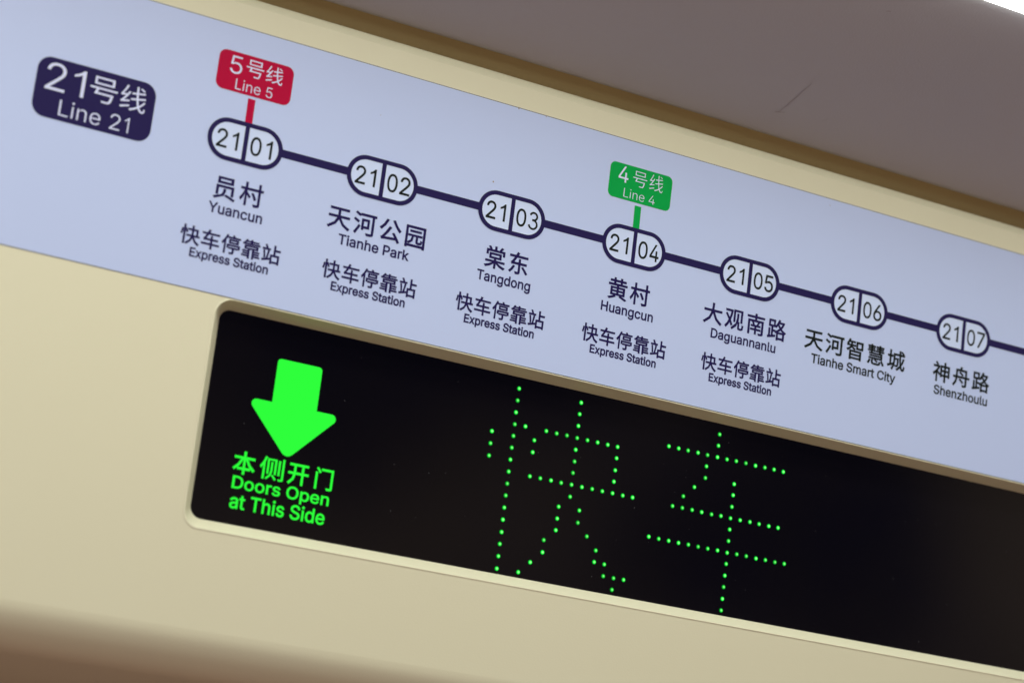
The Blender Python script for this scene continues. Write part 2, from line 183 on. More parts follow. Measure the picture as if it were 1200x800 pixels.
    '河': (1000, [(31,500,217,391,260,451,74,554), (63,-17,126,-66,217,91,306,257,251,306,154,131), (80,771,266,660,311,720,311,703,811,703,811,31,803,6,780,0,580,3,611,-77,749,-77,831,-63,874,-34,886,29,886,703,966,703,966,777,311,777,311,720,123,826), (371,566,371,131,440,131,440,200,686,200,686,566), (440,497,617,497,617,269,440,269)]),
    '公': (1000, [(323,811,209,597,51,429,120,374,280,557,403,789), (666,820,591,789,737,560,900,374,966,437,800,609), (160,-14,289,6,780,40,849,-74,923,-34,817,131,680,306,611,274,734,109,266,83,414,277,549,500,466,534,329,297,223,149,174,91,131,66)]),
    '园': (1000, [(263,623,263,560,740,560,740,623), (197,451,197,389,360,389,317,217,180,120,206,94,223,63,380,183,429,389,543,389,543,183,560,111,629,94,729,94,786,123,809,231,777,243,749,257,743,174,720,157,637,157,614,160,611,183,611,389,797,389,797,451), (83,794,83,-80,157,-80,157,-34,843,-34,843,-80,920,-80,920,794), (157,37,157,723,843,723,843,37)]),
    '棠': (1000, [(300,497,700,497,700,394,300,394), (63,246,63,180,400,180,231,74,31,6,83,-57,286,23,460,146,460,-80,537,-80,537,151,709,23,914,-57,966,9,763,74,597,180,940,180,940,246,537,246,537,334,774,334,774,557,231,557,231,334,460,334,460,246), (760,837,723,777,677,717,734,694,534,694,534,840,457,840,457,694,271,694,317,717,280,774,234,831,166,806,209,751,243,694,86,694,86,491,154,491,154,629,851,629,851,491,926,491,926,694,740,694,837,811)]),
    '东': (1000, [(257,260,177,123,71,11,134,-37,243,89,331,240), (666,231,783,100,874,-26,940,11,849,134,729,263), (77,709,77,637,320,637,226,483,186,429,151,403,177,326,214,337,286,340,509,340,509,23,503,11,489,6,360,6,389,-71,480,-69,543,-57,574,-29,583,23,583,340,874,340,874,414,583,414,583,560,509,560,509,414,269,414,340,520,411,637,917,637,917,709,449,709,500,814,420,846,357,709)]),
    '黄': (1000, [(591,40,757,-23,889,-80,943,-31,803,29,637,86), (351,86,220,23,60,-29,111,-83,274,-29,420,43), (163,446,163,103,846,103,846,446,537,446,537,520,949,520,949,589,700,589,700,683,883,683,883,751,700,751,700,840,623,840,623,751,380,751,380,840,303,840,303,751,126,751,126,683,303,683,303,589,54,589,54,520,460,520,460,446), (380,589,380,683,623,683,623,589), (237,249,460,249,460,160,237,160), (537,249,769,249,769,160,537,160), (237,391,460,391,460,303,237,303), (537,391,769,391,769,303,537,303)]),
    '大': (1000, [(460,840,460,706,446,554,63,554,63,477,434,477,317,200,43,-17,74,-46,100,-77,374,140,500,420,657,120,903,-77,957,-9,714,183,563,477,943,477,943,554,526,554,540,706,543,840)]),
    '观': (1000, [(463,791,463,260,534,260,534,726,829,726,829,260,903,260,903,791), (640,640,640,449,591,203,357,-26,403,-80,594,74,686,251,686,23,706,-43,777,-60,863,-60,943,-20,969,137,937,149,906,166,894,29,863,-3,789,-3,763,3,754,31,754,274,691,274,706,363,711,449,711,640), (57,560,143,434,223,303,137,140,34,17,66,-9,91,-40,189,74,271,220,311,137,340,63,406,109,363,200,306,306,369,514,409,751,360,766,349,763,51,763,51,691,329,691,300,534,257,389,114,597)]),
    '南': (1000, [(317,460,354,397,377,340,440,360,414,420,377,480), (457,840,457,740,60,740,60,669,457,669,457,563,114,563,114,-80,191,-80,191,494,811,494,811,9,809,-9,789,-14,649,-14,674,-80,777,-77,846,-69,880,-43,889,9,889,563,540,563,540,669,940,669,940,740,540,740,540,840), (623,480,591,409,554,337,266,337,266,277,460,277,460,177,246,177,246,114,460,114,460,-60,534,-60,534,114,757,114,757,177,534,177,534,277,740,277,740,337,617,337,689,460)]),
    '路': (1000, [(157,731,346,731,346,557,157,557), (37,43,51,-31,437,63,431,131,300,100,300,280,406,280,440,229,500,257,500,-77,571,-77,571,-40,823,-40,823,-74,894,-74,894,257,926,240,974,303,849,369,743,451,829,574,891,720,846,740,831,737,637,737,669,823,597,840,520,669,414,531,414,797,89,797,89,491,231,491,231,83,154,66,154,397,89,397,89,51), (571,26,571,217,823,217,823,26), (797,671,751,583,694,503,640,580,597,654,606,671), (546,283,626,337,697,403,766,340,846,283), (651,454,543,363,423,297,423,346,300,346,300,491,414,491,414,523,469,477,514,531,557,591,600,523)]),
    '智': (1000, [(614,691,823,691,823,477,614,477), (546,760,546,411,897,411,897,760), (269,117,734,117,734,20,269,20), (269,177,269,271,734,271,734,177), (194,334,194,-80,269,-80,269,-43,734,-43,734,-77,811,-77,811,334), (163,843,117,734,51,643,111,606,174,697,257,697,257,637,257,600,51,600,51,540,243,540,180,446,40,363,89,311,214,386,289,471,443,360,494,411,311,523,317,540,503,540,503,600,329,600,329,637,329,697,477,697,477,757,203,757,231,829)]),
    '慧': (1000, [(280,157,280,26,309,-49,423,-66,640,-66,731,-40,760,69,726,77,694,94,680,14,634,-3,426,-3,369,3,354,26,354,157), (429,157,503,103,560,49,609,91,549,146,474,194), (774,137,834,40,877,-51,949,-26,906,63,843,157), (154,149,120,60,69,-17,134,-54,183,31,220,123), (177,363,177,314,769,314,769,251,140,251,140,200,840,200,840,474,146,474,146,420,769,420,769,363), (66,591,66,543,240,543,240,489,309,489,309,543,463,543,463,591,309,591,309,640,437,640,437,689,309,689,309,737,451,737,451,789,309,789,309,840,240,840,240,789,80,789,80,737,240,737,240,689,100,689,100,640,240,640,240,591), (674,840,674,789,514,789,514,737,674,737,674,689,534,689,534,640,674,640,674,589,503,589,503,540,674,540,674,489,743,489,743,540,929,540,929,589,743,589,743,640,894,640,894,689,743,689,743,737,911,737,911,789,743,789,743,840)]),
    '城': (1000, [(40,129,66,54,340,163,326,231,229,197,229,526,326,526,326,597,229,597,229,829,160,829,160,597,54,597,54,526,160,526,160,171), (866,506,829,374,774,254,754,420,743,617,954,617,954,689,880,689,931,723,877,777,809,834,760,800,823,746,874,689,740,689,740,840,669,840,671,689,366,689,366,374,349,166,257,-37,311,-83,414,140,437,374,437,420,563,420,557,226,546,157,534,151,520,149,443,151,454,120,460,89,551,89,580,97,603,114,620,209,629,454,629,483,437,483,437,617,671,617,689,371,720,166,631,60,520,-23,574,-77,666,-3,743,80,797,-31,871,-71,943,-29,971,129,943,143,914,166,903,40,880,3,834,43,794,154,877,309,934,494)]),
    '神': (1000, [(157,806,206,737,246,674,306,714,266,774,214,840), (497,409,637,409,637,266,497,266), (497,474,497,614,637,614,637,474), (854,409,854,266,711,266,711,409), (854,474,711,474,711,614,854,614), (637,840,637,683,429,683,429,151,497,151,497,197,637,197,637,-80,711,-80,711,197,854,197,854,157,926,157,926,683,711,683,711,840), (51,669,51,600,306,600,186,423,31,289,66,214,129,266,191,326,191,-80,260,-80,260,354,363,226,409,289,274,426,343,529,394,643,357,671,343,669)]),
    '舟': (1000, [(391,577,483,503,554,431,609,474,534,549,440,617), (383,243,483,166,557,89,611,134,534,211,434,283), (457,843,417,723,209,723,209,429,209,400,54,400,54,329,206,329,163,140,40,-31,97,-83,231,111,280,329,720,329,720,23,717,6,697,0,563,0,580,-34,589,-74,691,-71,757,-60,789,-31,797,23,797,329,951,329,951,400,797,400,797,723,494,723,549,831), (283,651,720,651,720,400,283,400,283,426)]),
    '本': (1000, [(460,840,460,629,66,629,66,554,369,554,226,314,37,140,91,80,294,280,443,554,460,554,460,183,226,183,226,106,460,106,460,-80,540,-80,540,106,771,106,771,183,540,183,540,554,554,554,703,280,906,80,966,146,771,317,629,554,937,554,937,629,540,629,540,840)]),
    '侧': (1000, [(480,100,551,11,609,-71,657,-34,600,46,526,131), (294,777,294,151,354,151,354,720,571,720,571,154,634,154,634,777), (860,831,860,6,854,-9,840,-11,737,-11,757,-77,840,-74,889,-63,914,-40,923,9,923,831), (711,746,711,146,774,146,774,746), (431,651,431,311,403,126,263,-37,300,-80,457,100,491,311,491,651), (203,840,129,617,26,431,66,360,140,486,140,-77,203,-77,203,629,269,823)]),
    '开': (1000, [(649,703,649,417,369,417,369,460,369,703), (51,417,51,346,289,346,229,146,54,-29,86,-54,114,-83,303,117,366,346,649,346,649,-80,726,-80,726,346,949,346,949,417,726,417,726,703,917,703,917,774,89,774,89,703,294,703,294,460,291,417)]),
    '门': (1000, [(126,806,206,709,269,617,329,660,266,749,186,840), (94,637,94,-80,169,-80,169,637), (360,803,360,731,837,731,837,20,831,0,809,-6,646,-6,671,-77,791,-77,866,-66,903,-37,911,20,911,803)]),
}
_gc = {}
def stroke(pts, w):
    L = []; Rr = []; n = len(pts)
    for i in range(n):
        a = Vector(pts[max(0, i - 1)]); b = Vector(pts[min(n - 1, i + 1)]); d = (b - a).normalized()
        o = Vector((d.y, -d.x)) * w / 2; p = Vector(pts[i]); L.append(tuple(p + o)); Rr.append(tuple(p - o))
    return L + Rr[::-1]
def arc(cx, cy, rx, ry, a0, a1, n=14):
    return [(cx + rx * math.cos(math.radians(a0 + (a1 - a0) * i / n)), cy + ry * math.sin(math.radians(a0 + (a1 - a0) * i / n))) for i in range(n + 1)]
ONE = [[(205, 509), (170, 509), (140, 466), (98, 428), (52, 402), (52, 354), (104, 376), (155, 412), (155, 0), (205, 0)]]
THREE = [stroke(arc(188, 378, 118, 110, 165, -78) + [(150, 270)], 50), stroke([(150, 270)] + arc(185, 140, 137, 130, 85, -168), 50)]
def glyph(ch):
    if ch not in _gc:
        if ch == '3': _gc[ch] = (453, THREE); return _gc[ch]
        if ch == '1': _gc[ch] = (395, ONE); return _gc[ch]
        adv, cs = GLYPHS[ch]; out = []
        for s in cs:
            out.append([(s[i], s[i + 1]) for i in range(0, len(s), 2)])
        _gc[ch] = (adv, out)
    return _gc[ch]

def embolden(conts, d):
    if not d or not conts: return conts
    res = []
    big = max(conts, key=lambda c: abs(sum(c[i-1][0] * c[i][1] - c[i][0] * c[i-1][1] for i in range(len(c)))))
    sgn = 1 if sum(big[i-1][0] * big[i][1] - big[i][0] * big[i-1][1] for i in range(len(big))) > 0 else -1
    for c in conts:
        n = len(c); o = []
        for i in range(n):
            p, q, r = Vector(c[i-1]), Vector(c[i]), Vector(c[(i+1) % n])
            a = (q - p).normalized(); b = (r - q).normalized()
            na, nb = Vector((a.y, -a.x)) * sgn, Vector((b.y, -b.x)) * sgn
            m = na + nb
            if m.length < 0.3: m = na * 1.0
            else: m = m / m.length; m = m / max(0.5, m.dot(na))
            o.append(tuple(q + m * d))
        res.append(o)
    return res

def print_text(name, s, x0, x1, y0, y1, z, m, parent, bold=0, pitch=None):
    """s printed so that its ink spans x0..x1; Latin: capitals span y0..y1, Chinese: ink spans y0..y1"""
    cjk = ord(s[0]) > 0x2000
    pen = 0; cs = []
    for ch in s:
        adv, g = glyph(ch)
        for c in embolden(g, bold): cs.append([(x + pen, y) for x, y in c])
        pen += (pitch or 1000) if cjk else adv
    xs = [p[0] for c in cs for p in c]; ys = [p[1] for c in cs for p in c]
    a, b = min(xs), max(xs)
    lo, hi = (min(ys), max(ys)) if cjk else (0.0, 509.0)
    cs = [[(x0 + (x - a) / (b - a) * (x1 - x0), y1 - (y - lo) / (hi - lo) * (y1 - y0)) for x, y in c] for c in cs]
    return plate(name, cs, z, m, parent)
CAP_HEIGHT = 509.0

# ------------------------------------------------------------------ materials
def mat(name, color, rough=0.5, spec=0.5, bump=0.0, bscale=400, var=0.0, vscale=6, coat=0.0, metallic=0.0, var_col=None, brough=0.0):
    m = bpy.data.materials.new(name); m.use_nodes = True; n = m.node_tree.nodes; l = m.node_tree.links
    b = n['Principled BSDF']; b.inputs['Base Color'].default_value = (*color, 1)
    b.inputs['Roughness'].default_value = rough; b.inputs['Specular IOR Level'].default_value = spec
    b.inputs['Coat Weight'].default_value = coat; b.inputs['Coat Roughness'].default_value = 0.15
    b.inputs['Metallic'].default_value = metallic
    t = n.new('ShaderNodeTexCoord')
    if var:
        no = n.new('ShaderNodeTexNoise'); no.inputs['Scale'].default_value = vscale; no.inputs['Detail'].default_value = 6
        l.new(t.outputs['Object'], no.inputs['Vector'])
        mx = n.new('ShaderNodeMixRGB'); mx.inputs[1].default_value = (*color, 1)
        mx.inputs[2].default_value = (*(var_col or tuple(c * 0.8 for c in color)), 1)
        r = n.new('ShaderNodeMapRange'); r.inputs[1].default_value = 0.35; r.inputs[2].default_value = 0.75
        r.inputs[3].default_value = 0; r.inputs[4].default_value = var
        l.new(no.outputs['Fac'], r.inputs[0]); l.new(r.outputs[0], mx.inputs[0]); l.new(mx.outputs[0], b.inputs['Base Color'])
        if brough:
            r2 = n.new('ShaderNodeMapRange'); r2.inputs[3].default_value = rough - brough; r2.inputs[4].default_value = rough + brough
            l.new(no.outputs['Fac'], r2.inputs[0]); l.new(r2.outputs[0], b.inputs['Roughness'])
    if bump:
        nb = n.new('ShaderNodeTexNoise'); nb.inputs['Scale'].default_value = bscale; nb.inputs['Detail'].default_value = 3
        l.new(t.outputs['Object'], nb.inputs['Vector'])
        bu = n.new('ShaderNodeBump'); bu.inputs['Strength'].default_value = bump; bu.inputs['Distance'].default_value = 0.0006
        l.new(nb.outputs['Fac'], bu.inputs['Height']); l.new(bu.outputs[0], b.inputs['Normal'])
    return m

def glow(name, color, strength):
    m = bpy.data.materials.new(name); m.use_nodes = True; n = m.node_tree.nodes; n.clear()
    e = n.new('ShaderNodeEmission'); e.inputs[0].default_value = (*color, 1); e.inputs[1].default_value = strength
    o = n.new('ShaderNodeOutputMaterial'); m.node_tree.links.new(e.outputs[0], o.inputs[0])
    return m

M_cream = mat('cream_moulded_plastic', (0.73, 0.715, 0.505), 0.40, 0.4, bump=0.10, bscale=900, var=0.25, vscale=5, var_col=(0.70, 0.68, 0.47))
M_board = mat('white_map_film', (0.515, 0.615, 0.865), 0.36, 0.4, bump=0.06, bscale=1200, var=0.3, vscale=9, var_col=(0.49, 0.59, 0.84))
M_grey = mat('grey_painted_ceiling', (0.43, 0.41, 0.415), 0.45, 0.35, bump=0.2, bscale=700, var=0.8, vscale=1.6, var_col=(0.36, 0.38, 0.44))  # bluish blotches stand in for cool reflections on the paint
M_navy = mat('navy_print', (0.017, 0.012, 0.075), 0.45, 0.1)
M_black = mat('black_print', (0.007, 0.011, 0.010), 0.45, 0.1)
M_text = mat('navy_text_print', (0.014, 0.008, 0.075), 0.45, 0.1)
M_red = mat('crimson_print', (0.45, 0.001, 0.04), 0.45, 0.1)
M_green = mat('green_print', (0.0, 0.36, 0.06), 0.45, 0.1)
M_white = mat('white_print', (0.66, 0.72, 0.92), 0.4, 0.3)
M_gap = mat('cream_gap_shade', (0.48, 0.37, 0.19), 0.7, 0.2, var=0.3, vscale=8)  # cream of the gap, with its warm shadow put into the brown
M_wall = mat('brown_occluding_wall', (0.30, 0.24, 0.20), 0.6, 0.3, var=0.3)
M_face = mat('white_marker_print', (0.60, 0.71, 0.93), 0.4, 0.3)
M_seam = mat('seam_shade', (0.05, 0.04, 0.035), 0.6, 0.3)  # seam tone, darkened to include the strip's edge shadow
M_dust = mat('grey_dust', (0.10, 0.10, 0.11), 0.9, 0.1)
M_dirt = mat('dirt', (0.30, 0.20, 0.10), 0.8, 0.2)
M_scuff = mat('scuff', (0.35, 0.325, 0.34), 0.8, 0.2)
M_screen = mat('black_smoked_acrylic', (0.0022, 0.0018, 0.0032), 0.09, 0.34, var=0.6, vscale=7, var_col=(0.004, 0.003, 0.002), brough=0.04)
M_arrow = glow('lit_green_film', (0.028, 1.0, 0.045), 1.0)
M_lamp = glow('lit_lamp_diffuser', (0.97, 0.99, 0.93), 7.0)

def led_material():
    m = bpy.data.materials.new('lit_green_led'); m.use_nodes = True; n = m.node_tree.nodes; n.clear(); l = m.node_tree.links
    t = n.new('ShaderNodeTexCoord'); ln = n.new('ShaderNodeVectorMath'); ln.operation = 'LENGTH'
    l.new(t.outputs['Object'], ln.inputs[0])
    mr = n.new('ShaderNodeMapRange'); mr.inputs[1].default_value = 0; mr.inputs[2].default_value = 0.20 * S
    l.new(ln.outputs['Value'], mr.inputs[0])
    cr = n.new('ShaderNodeValToRGB'); el = cr.color_ramp.elements
    el[0].position = 0.0; el[0].color = (0.70, 1.0, 0.60, 1)
    el[1].position = 1.0; el[1].color = (0.0, 0.07, 0.004, 1)
    k = el.new(0.36); k.color = (0.22, 1.0, 0.20, 1)
    k = el.new(0.66); k.color = (0.0, 0.55, 0.03, 1)
    l.new(mr.outputs[0], cr.inputs[0])
    e = n.new('ShaderNodeEmission'); oi = n.new('ShaderNodeObjectInfo'); rr = n.new('ShaderNodeMapRange')
    rr.inputs[3].default_value = 0.95; rr.inputs[4].default_value = 1.9; l.new(oi.outputs['Random'], rr.inputs[0]); l.new(rr.outputs[0], e.inputs[1]); l.new(cr.outputs[0], e.inputs[0])
    o = n.new('ShaderNodeOutputMaterial'); l.new(e.outputs[0], o.inputs[0])
    return m
M_led = led_material()

# ------------------------------------------------------------------ header panel (cream moulding)
ZF = -1.6
XL, XR = -110.0, 130.0
OUT = rrect(-25.86, -1.47, 92, 16.47, 1.2, 12, rs=(1.5, 1.5, 1.5, 1.25))
INN = rrect(-24.72, -0.93, 90.9, 15.42, 1.0, 12, rs=(0.85, 0.85, 0.85, 0.95))
panel = empty('door_header_panel', P(0, 10, ZF), 'cream moulded plastic panel that carries the map strip and surrounds the black display', 'panel')
Y1 = 23.9
vs, fs = fill([[(XL, -24.95), (XR, -24.95), (XR, Y1), (XL, Y1)], OUT[::-1]])
# keep the opening open whichever way it was wound
def inside(c, px, py):
    s = False
    for i in range(len(c)):
        x0, y0 = c[i - 1]; x1, y1 = c[i]
        if (y0 > py) != (y1 > py) and px < (x1 - x0) * (py - y0) / (y1 - y0) + x0: s = not s
    return s
V = [P(x, y, ZF) for x, y in vs]; F = []
for f in fs:
    cx = sum(vs[i][0] for i in f) / len(f); cy = sum(vs[i][1] for i in f) / len(f)
    if inside(OUT, cx, cy): continue
    a, b, c = V[f[0]], V[f[1]], V[f[2]]
    F.append(f[::-1] if (b - a).cross(c - a).y > 0 else f)
face = link('face_panel', V, F, M_cream, panel)

def extrude(name, prof, m, parent, x0=XL, x1=XR, smooth=True, nx=1):
    """profile of (y, z) points running downwards as the viewer sees it, swept along x"""
    V = []; F = []
    for i in range(nx + 1):
        x = x0 + (x1 - x0) * i / nx
        V += [P(x, y, z) for y, z in prof]
    n = len(prof)
    for i in range(nx):
        for k in range(n - 1):
            F.append([i * n + k, i * n + k + 1, (i + 1) * n + k + 1, (i + 1) * n + k])
    return link(name, V, F, m, parent, smooth)
# top lip: crease, narrow band leaning back, rounded edge, return into the shadow gap
lip = [(-25.9, 1.8), (-25.9, 0.2), (-25.88, -0.5), (-25.8, -0.9), (-25.65, -1.15), (-25.45, -1.3), (-25.1, -1.5), (-24.95, ZF)]
extrude('top_lip', lip, M_cream, panel)
extrude('shaded_gap', [(-27.9, -0.9), (-27.4, -0.3), (-26.9, 0.5), (-26.3, 1.2), (-25.88, 1.6)], M_gap, panel)  # cove closing the gap; its brown stands for cream in shade
# lower edge rolls back under the panel
low = [(Y1, ZF)]
for i in range(1, 15):
    a = math.radians(84 * i / 14)
    low.append((Y1 + 3.6 * math.sin(a), ZF + 3.6 * (1 - math.cos(a)) * 1.25))
low.append((low[-1][0] + 0.9, low[-1][1] + 60))
extrude('lower_roll', low, M_cream, panel)
wl = extrude('wall', [(low[-1][0] - 0.01, low[-1][1]), (90, low[-1][1] + 4)], M_wall, None)  # wall added below and behind the panel to cut light on its underside
wl['kind'] = 'structure'
# rim of the opening: soft outer fillet, sloped wall down to the screen
prof = [(0, ZF), (0.03, ZF - 0.03), (0.08, ZF - 0.04), (0.13, ZF - 0.02), (0.18, -1.54), (0.25, -1.36), (0.34, -1.19), (0.90, -0.16), (0.96, -0.03), (1.0, 0.12)]
V = []; F = []; n = len(OUT)
for t, z in prof:
    V += [P(o[0] + (q[0] - o[0]) * t, o[1] + (q[1] - o[1]) * t, z) for o, q in zip(OUT, INN)]
for k in range(len(prof) - 1):
    for i in range(n):
        j = (i + 1) % n
        F.append([k * n + i, (k + 1) * n + i, (k + 1) * n + j, k * n + j])
rim = link('display_rim', V, F, M_cream, panel, smooth=True)
adopt(panel)

# ------------------------------------------------------------------ grey ceiling panel above, and its lamp
def cpt(a): return (-27.3 - a, -1.6 - 1.7 * a)
prof = [(-33.5, 9.2), (-29.0, 1.2), (-27.7, -0.9), (-27.42, -1.25), (-27.3, -1.6)]
prof = prof[::-1]
under = [cpt(a) for a in (10.3, 7, 4, 2, 0.6, 0.2)] + [(-27.3, -1.55), (-27.34, -1.2), (-28.5, -1.0), (-33.0, 0.0)]
ceiling = extrude('ceiling', under, M_grey, None)
ceiling['kind'] = 'structure'; ceiling['label'] = 'grey painted ceiling panel sloping up above the cream header'
far = [cpt(42), cpt(30), cpt(20.2)]
c2 = extrude('ceiling', far, M_grey, None); c2['kind'] = 'structure'
lampE = empty('strip_lamp', P(0, *cpt(13)), 'bright white strip lamp let into the grey ceiling, at the top right corner', 'lamp')
a0, a1 = Vector(cpt(10.3)), Vector(cpt(20.2)); nrm = Vector((1.7, -1.0)).normalized()
pr = []
for i in range(13):
    t = math.pi * i / 12
    c = (a0 + a1) / 2; h = (a1 - a0) / 2
    q = c + h * math.cos(t) + nrm * 1.4 * math.sin(t)
    pr.append((q.x, q.y))
dif = extrude('diffuser', pr, M_lamp, lampE)
adopt(lampE)

def scuff(pts, width, label):
    # faint drawn-out mark, laid 0.1 mm proud of the ceiling
    Vv = []; Ff = []
    for i, (x, a) in enumerate(pts):
        y, z = cpt(a); wv = width * (0.25 + 0.75 * math.sin(math.pi * (i + 0.4) / len(pts)))
        o = nrm * 0.03
        Vv += [P(x - wv, y + o.x, z + o.y), P(x + wv, y + o.x, z + o.y)]
    for i in range(len(pts) - 1): Ff.append([2 * i, 2 * i + 1, 2 * i + 3, 2 * i + 2])
    o = link('scuff_mark', Vv, Ff, M_scuff, ceiling)
    return o
def on_ceiling(xp, yp):
    # a spot seen at (xp, yp) on the map plane, carried on along the line of sight to the ceiling
    C = Vector((-83.373, 36.791, -163.779)); D = Vector((xp, yp, -1.65)) - C
    lo, hi = 0.3, 1.2
    for _ in range(60):
        k = (lo + hi) / 2; q = C + D * k
        a = -27.3 - q.y
        if q.z > -1.6 - 1.7 * a: hi = k
        else: lo = k
    q = C + D * lo
    return (q.x, -27.3 - q.y)
sp0 = on_ceiling(23.61, -29.46); sp1 = on_ceiling(26.9, -33.1); sp2 = on_ceiling(31.88, -38.84); sp3 = on_ceiling(34.47, -42.18)
def between(a, b, n, j=0.05):
    return [(a[0] + (b[0] - a[0]) * i / n + random.uniform(-j, j), a[1] + (b[1] - a[1]) * i / n) for i in range(n + 1)]
scuff(between(sp0, sp1, 8), 0.05, '')
scuff(between((sp0[0] - .35, sp0[1]), (sp0[0] + .55, sp0[1] + .12), 5), 0.16, '')
scuff(between((sp3[0] - .2, sp3[1]), (sp3[0] + .25, sp3[1] + .1), 4), 0.14, '')
p5 = on_ceiling(28.3, -29.9); scuff(between(p5, (p5[0] + 0.5, p5[1] + 0.25), 4), 0.03, '')

# ------------------------------------------------------------------ route map strip
ZB, ZP, ZQ = -1.65, -1.668, -1.684
rm = empty('route_map_strip', P(0, -12, ZB), 'white route map strip with seven numbered stations joined by a navy line', 'map')
plate('map_board', [rrect(XL + 20, -23.0, XR - 20, -1.555, 0.2)], ZB, M_board, rm, thick=0.045)
extrude('edge_seam_shade', [(-23.06, ZF - 0.012), (-22.9, ZF - 0.012)], M_seam, rm, XL + 20, XR - 20)  # dark seam line, doubling as the strip's thin painted edge shadow
extrude('edge_seam_shade', [(-1.6, ZF - 0.012), (-1.505, ZF - 0.012)], M_seam, rm, XL + 20, XR - 20)
X = [-25.40 + 11.945 * i for i in range(9)]
YL = -13.83

def lab(o, s): o['label'] = s; return o

def badge(x0, y0, x1, y1, r, m, label, items):
    b = lab(plate('line_badge', [rrect(x0, y0, x1, y1, r)], ZP, m, rm), label)
    for (s, a, c, t, d, bold) in items:
        print_text('badge_lettering', s, a, c, t, d, ZQ, M_white, b, bold)
    return b
badge(-42.5, -16.5, -33.1, -11.8, 1.05, M_navy, 'navy badge printed 21 号线 Line 21', [
    ('2', -41.75, -40.22, -16.12, -13.97, -3), ('1', -39.62, -38.72, -16.08, -13.97, -3),
    ('号', -38.3, -36.12, -15.98, -14.0, -2), ('线', -35.87, -33.81, -15.98, -13.97, -2),
    ('Line 21', -40.4, -34.86, -13.42, -12.18, -5)])
badge(-28.6, -20.91, -22.26, -17.70, 0.62, M_red, 'crimson badge printed 5 号线 Line 5', [
    ('5', -27.6, -26.6, -20.58, -19.14, -3),
    ('号', -26.25, -24.77, -20.6, -19.2, -2), ('线', -24.57, -23.13, -20.58, -19.17, -2),
    ('Line 5', -26.95, -23.82, -18.79, -17.93, -5)])
badge(7.25, -20.83, 13.51, -17.73, 0.5, M_green, 'green badge printed 4 号线 Line 4', [
    ('4', 8.12, 9.1, -20.61, -19.2, 0),
    ('号', 9.57, 10.97, -20.5, -19.14, -11), ('线', 11.25, 12.6, -20.62, -19.16, -11),
    ('Line 4', 8.8, 11.93, -18.75, -17.95, -9)])
lab(plate('badge_stem', [[(-25.74, -17.48), (-25.12, -17.48), (-25.09, -15.5), (-25.71, -15.5)]], ZP, M_red, rm), 'crimson stem')
lab(plate('badge_stem', [[(10.04, -17.48), (10.69, -17.48), (10.73, -15.5), (10.08, -15.5)]], ZP, M_green, rm), 'green stem')

HW, HO = 3.17, 1.71
for i in range(8):                                # line between neighbouring markers
    plate('route_line', [[(X[i] + HW - 0.12, YL - 0.33), (X[i + 1] - HW + 0.12, YL - 0.33), (X[i + 1] - HW + 0.12, YL + 0.33), (X[i] + HW - 0.12, YL + 0.33)]], ZP, M_navy, rm)

def marker_mesh(name, x):
    o = rrect(x - HW, YL - HO, x + HW, YL + HO, HO, 12)
    q = rrect(x - HW + 0.38, YL - HO + 0.36, x + HW - 0.38, YL + HO - 0.36, HO - 0.37, 12)
    V = [P(a, b, ZQ) for a, b in o] + [P(a, b, ZQ) for a, b in q]; n = len(o); F = []
    for i in range(n):
        j = (i + 1) % n
        F.append([i, n + i, n + j, j])
    b = len(V)
    V += [P(x - 0.185, YL - HO + 0.30, ZQ - 0.006), P(x + 0.185, YL - HO + 0.30, ZQ - 0.006), P(x + 0.185, YL + HO - 0.30, ZQ - 0.006), P(x - 0.185, YL + HO - 0.30, ZQ - 0.006)]
    F.append([b + 3, b + 2, b + 1, b])
    return link(name, V, F, M_navy, rm)

names = [('员村', 'Yuancun', 2.06, (-2.22, 2.3)), ('天河公园', 'Tianhe Park', 4.34, (-3.08, 3.22)), ('棠东', 'Tangdong', 2.06, (-2.5, 2.52)),
         ('黄村', 'Huangcun', 2.06, (-2.56, 2.62)), ('大观南路', 'Daguannanlu', 4.36, (-3.4, 3.4)), ('天河智慧城', 'Tianhe Smart City', 5.58, (-4.7, 4.65)), ('神舟路', 'Shenzhoulu', 3.31, (-2.9, 3.35))]
for i in range(7):
    x = X[i]; dark = M_text if i < 5 else M_black
    mk = marker_mesh('station_marker', x); lab(mk, 'marker numbered 21 0%d' % (i + 1))
    print_text('station_number', '2', x - 2.40, x - 1.50, YL - .71, YL + .75, ZQ, M_black, mk, 6)
    print_text('station_number', '1', x - 1.12, x - 0.60, YL - .70, YL + .75, ZQ, M_black, mk, 6)
    d = str(i + 1)
    print_text('station_number', '0', x + 0.43, x + 1.36, YL - .71, YL + .76, ZQ, M_black, mk, 6)
    print_text('station_number', d, x + (1.58 if d != '1' else 1.74), x + (2.50 if d != '1' else 2.26), YL - .71, YL + .76, ZQ, M_black, mk, 6)
    plate('marker_face', [rrect(x - HW + 0.3, YL - HO + 0.3, x + HW - 0.3, YL + HO - 0.3, HO - 0.3, 12)], ZP - 0.004, M_face, mk)
    cn, py, hw, (a, b) = names[i]
    o = (0.05, 0.1, 0.05, 0.0, 0.0, 0.0, 0.15)[i]
    nm = lab(print_text('station_name', cn, x - hw + o, x + hw + o, -10.88, -8.96, ZP, dark, rm, 17, pitch=1100), 'station name ' + cn)
    print_text('romanised_name', py, x + a, x + b, -8.63, -7.83, ZP, dark, nm, 17)
    if i < 5:
        ex = print_text('express_notice', '快车停靠站', x - 4.1, x + 4.24, -6.43, -4.86, ZP, dark, rm, 16, pitch=1030)
        print_text('express_translation', 'Express Station', x - 3.15, x + 3.4, -4.70, -4.02, ZP, dark, ex, 22)
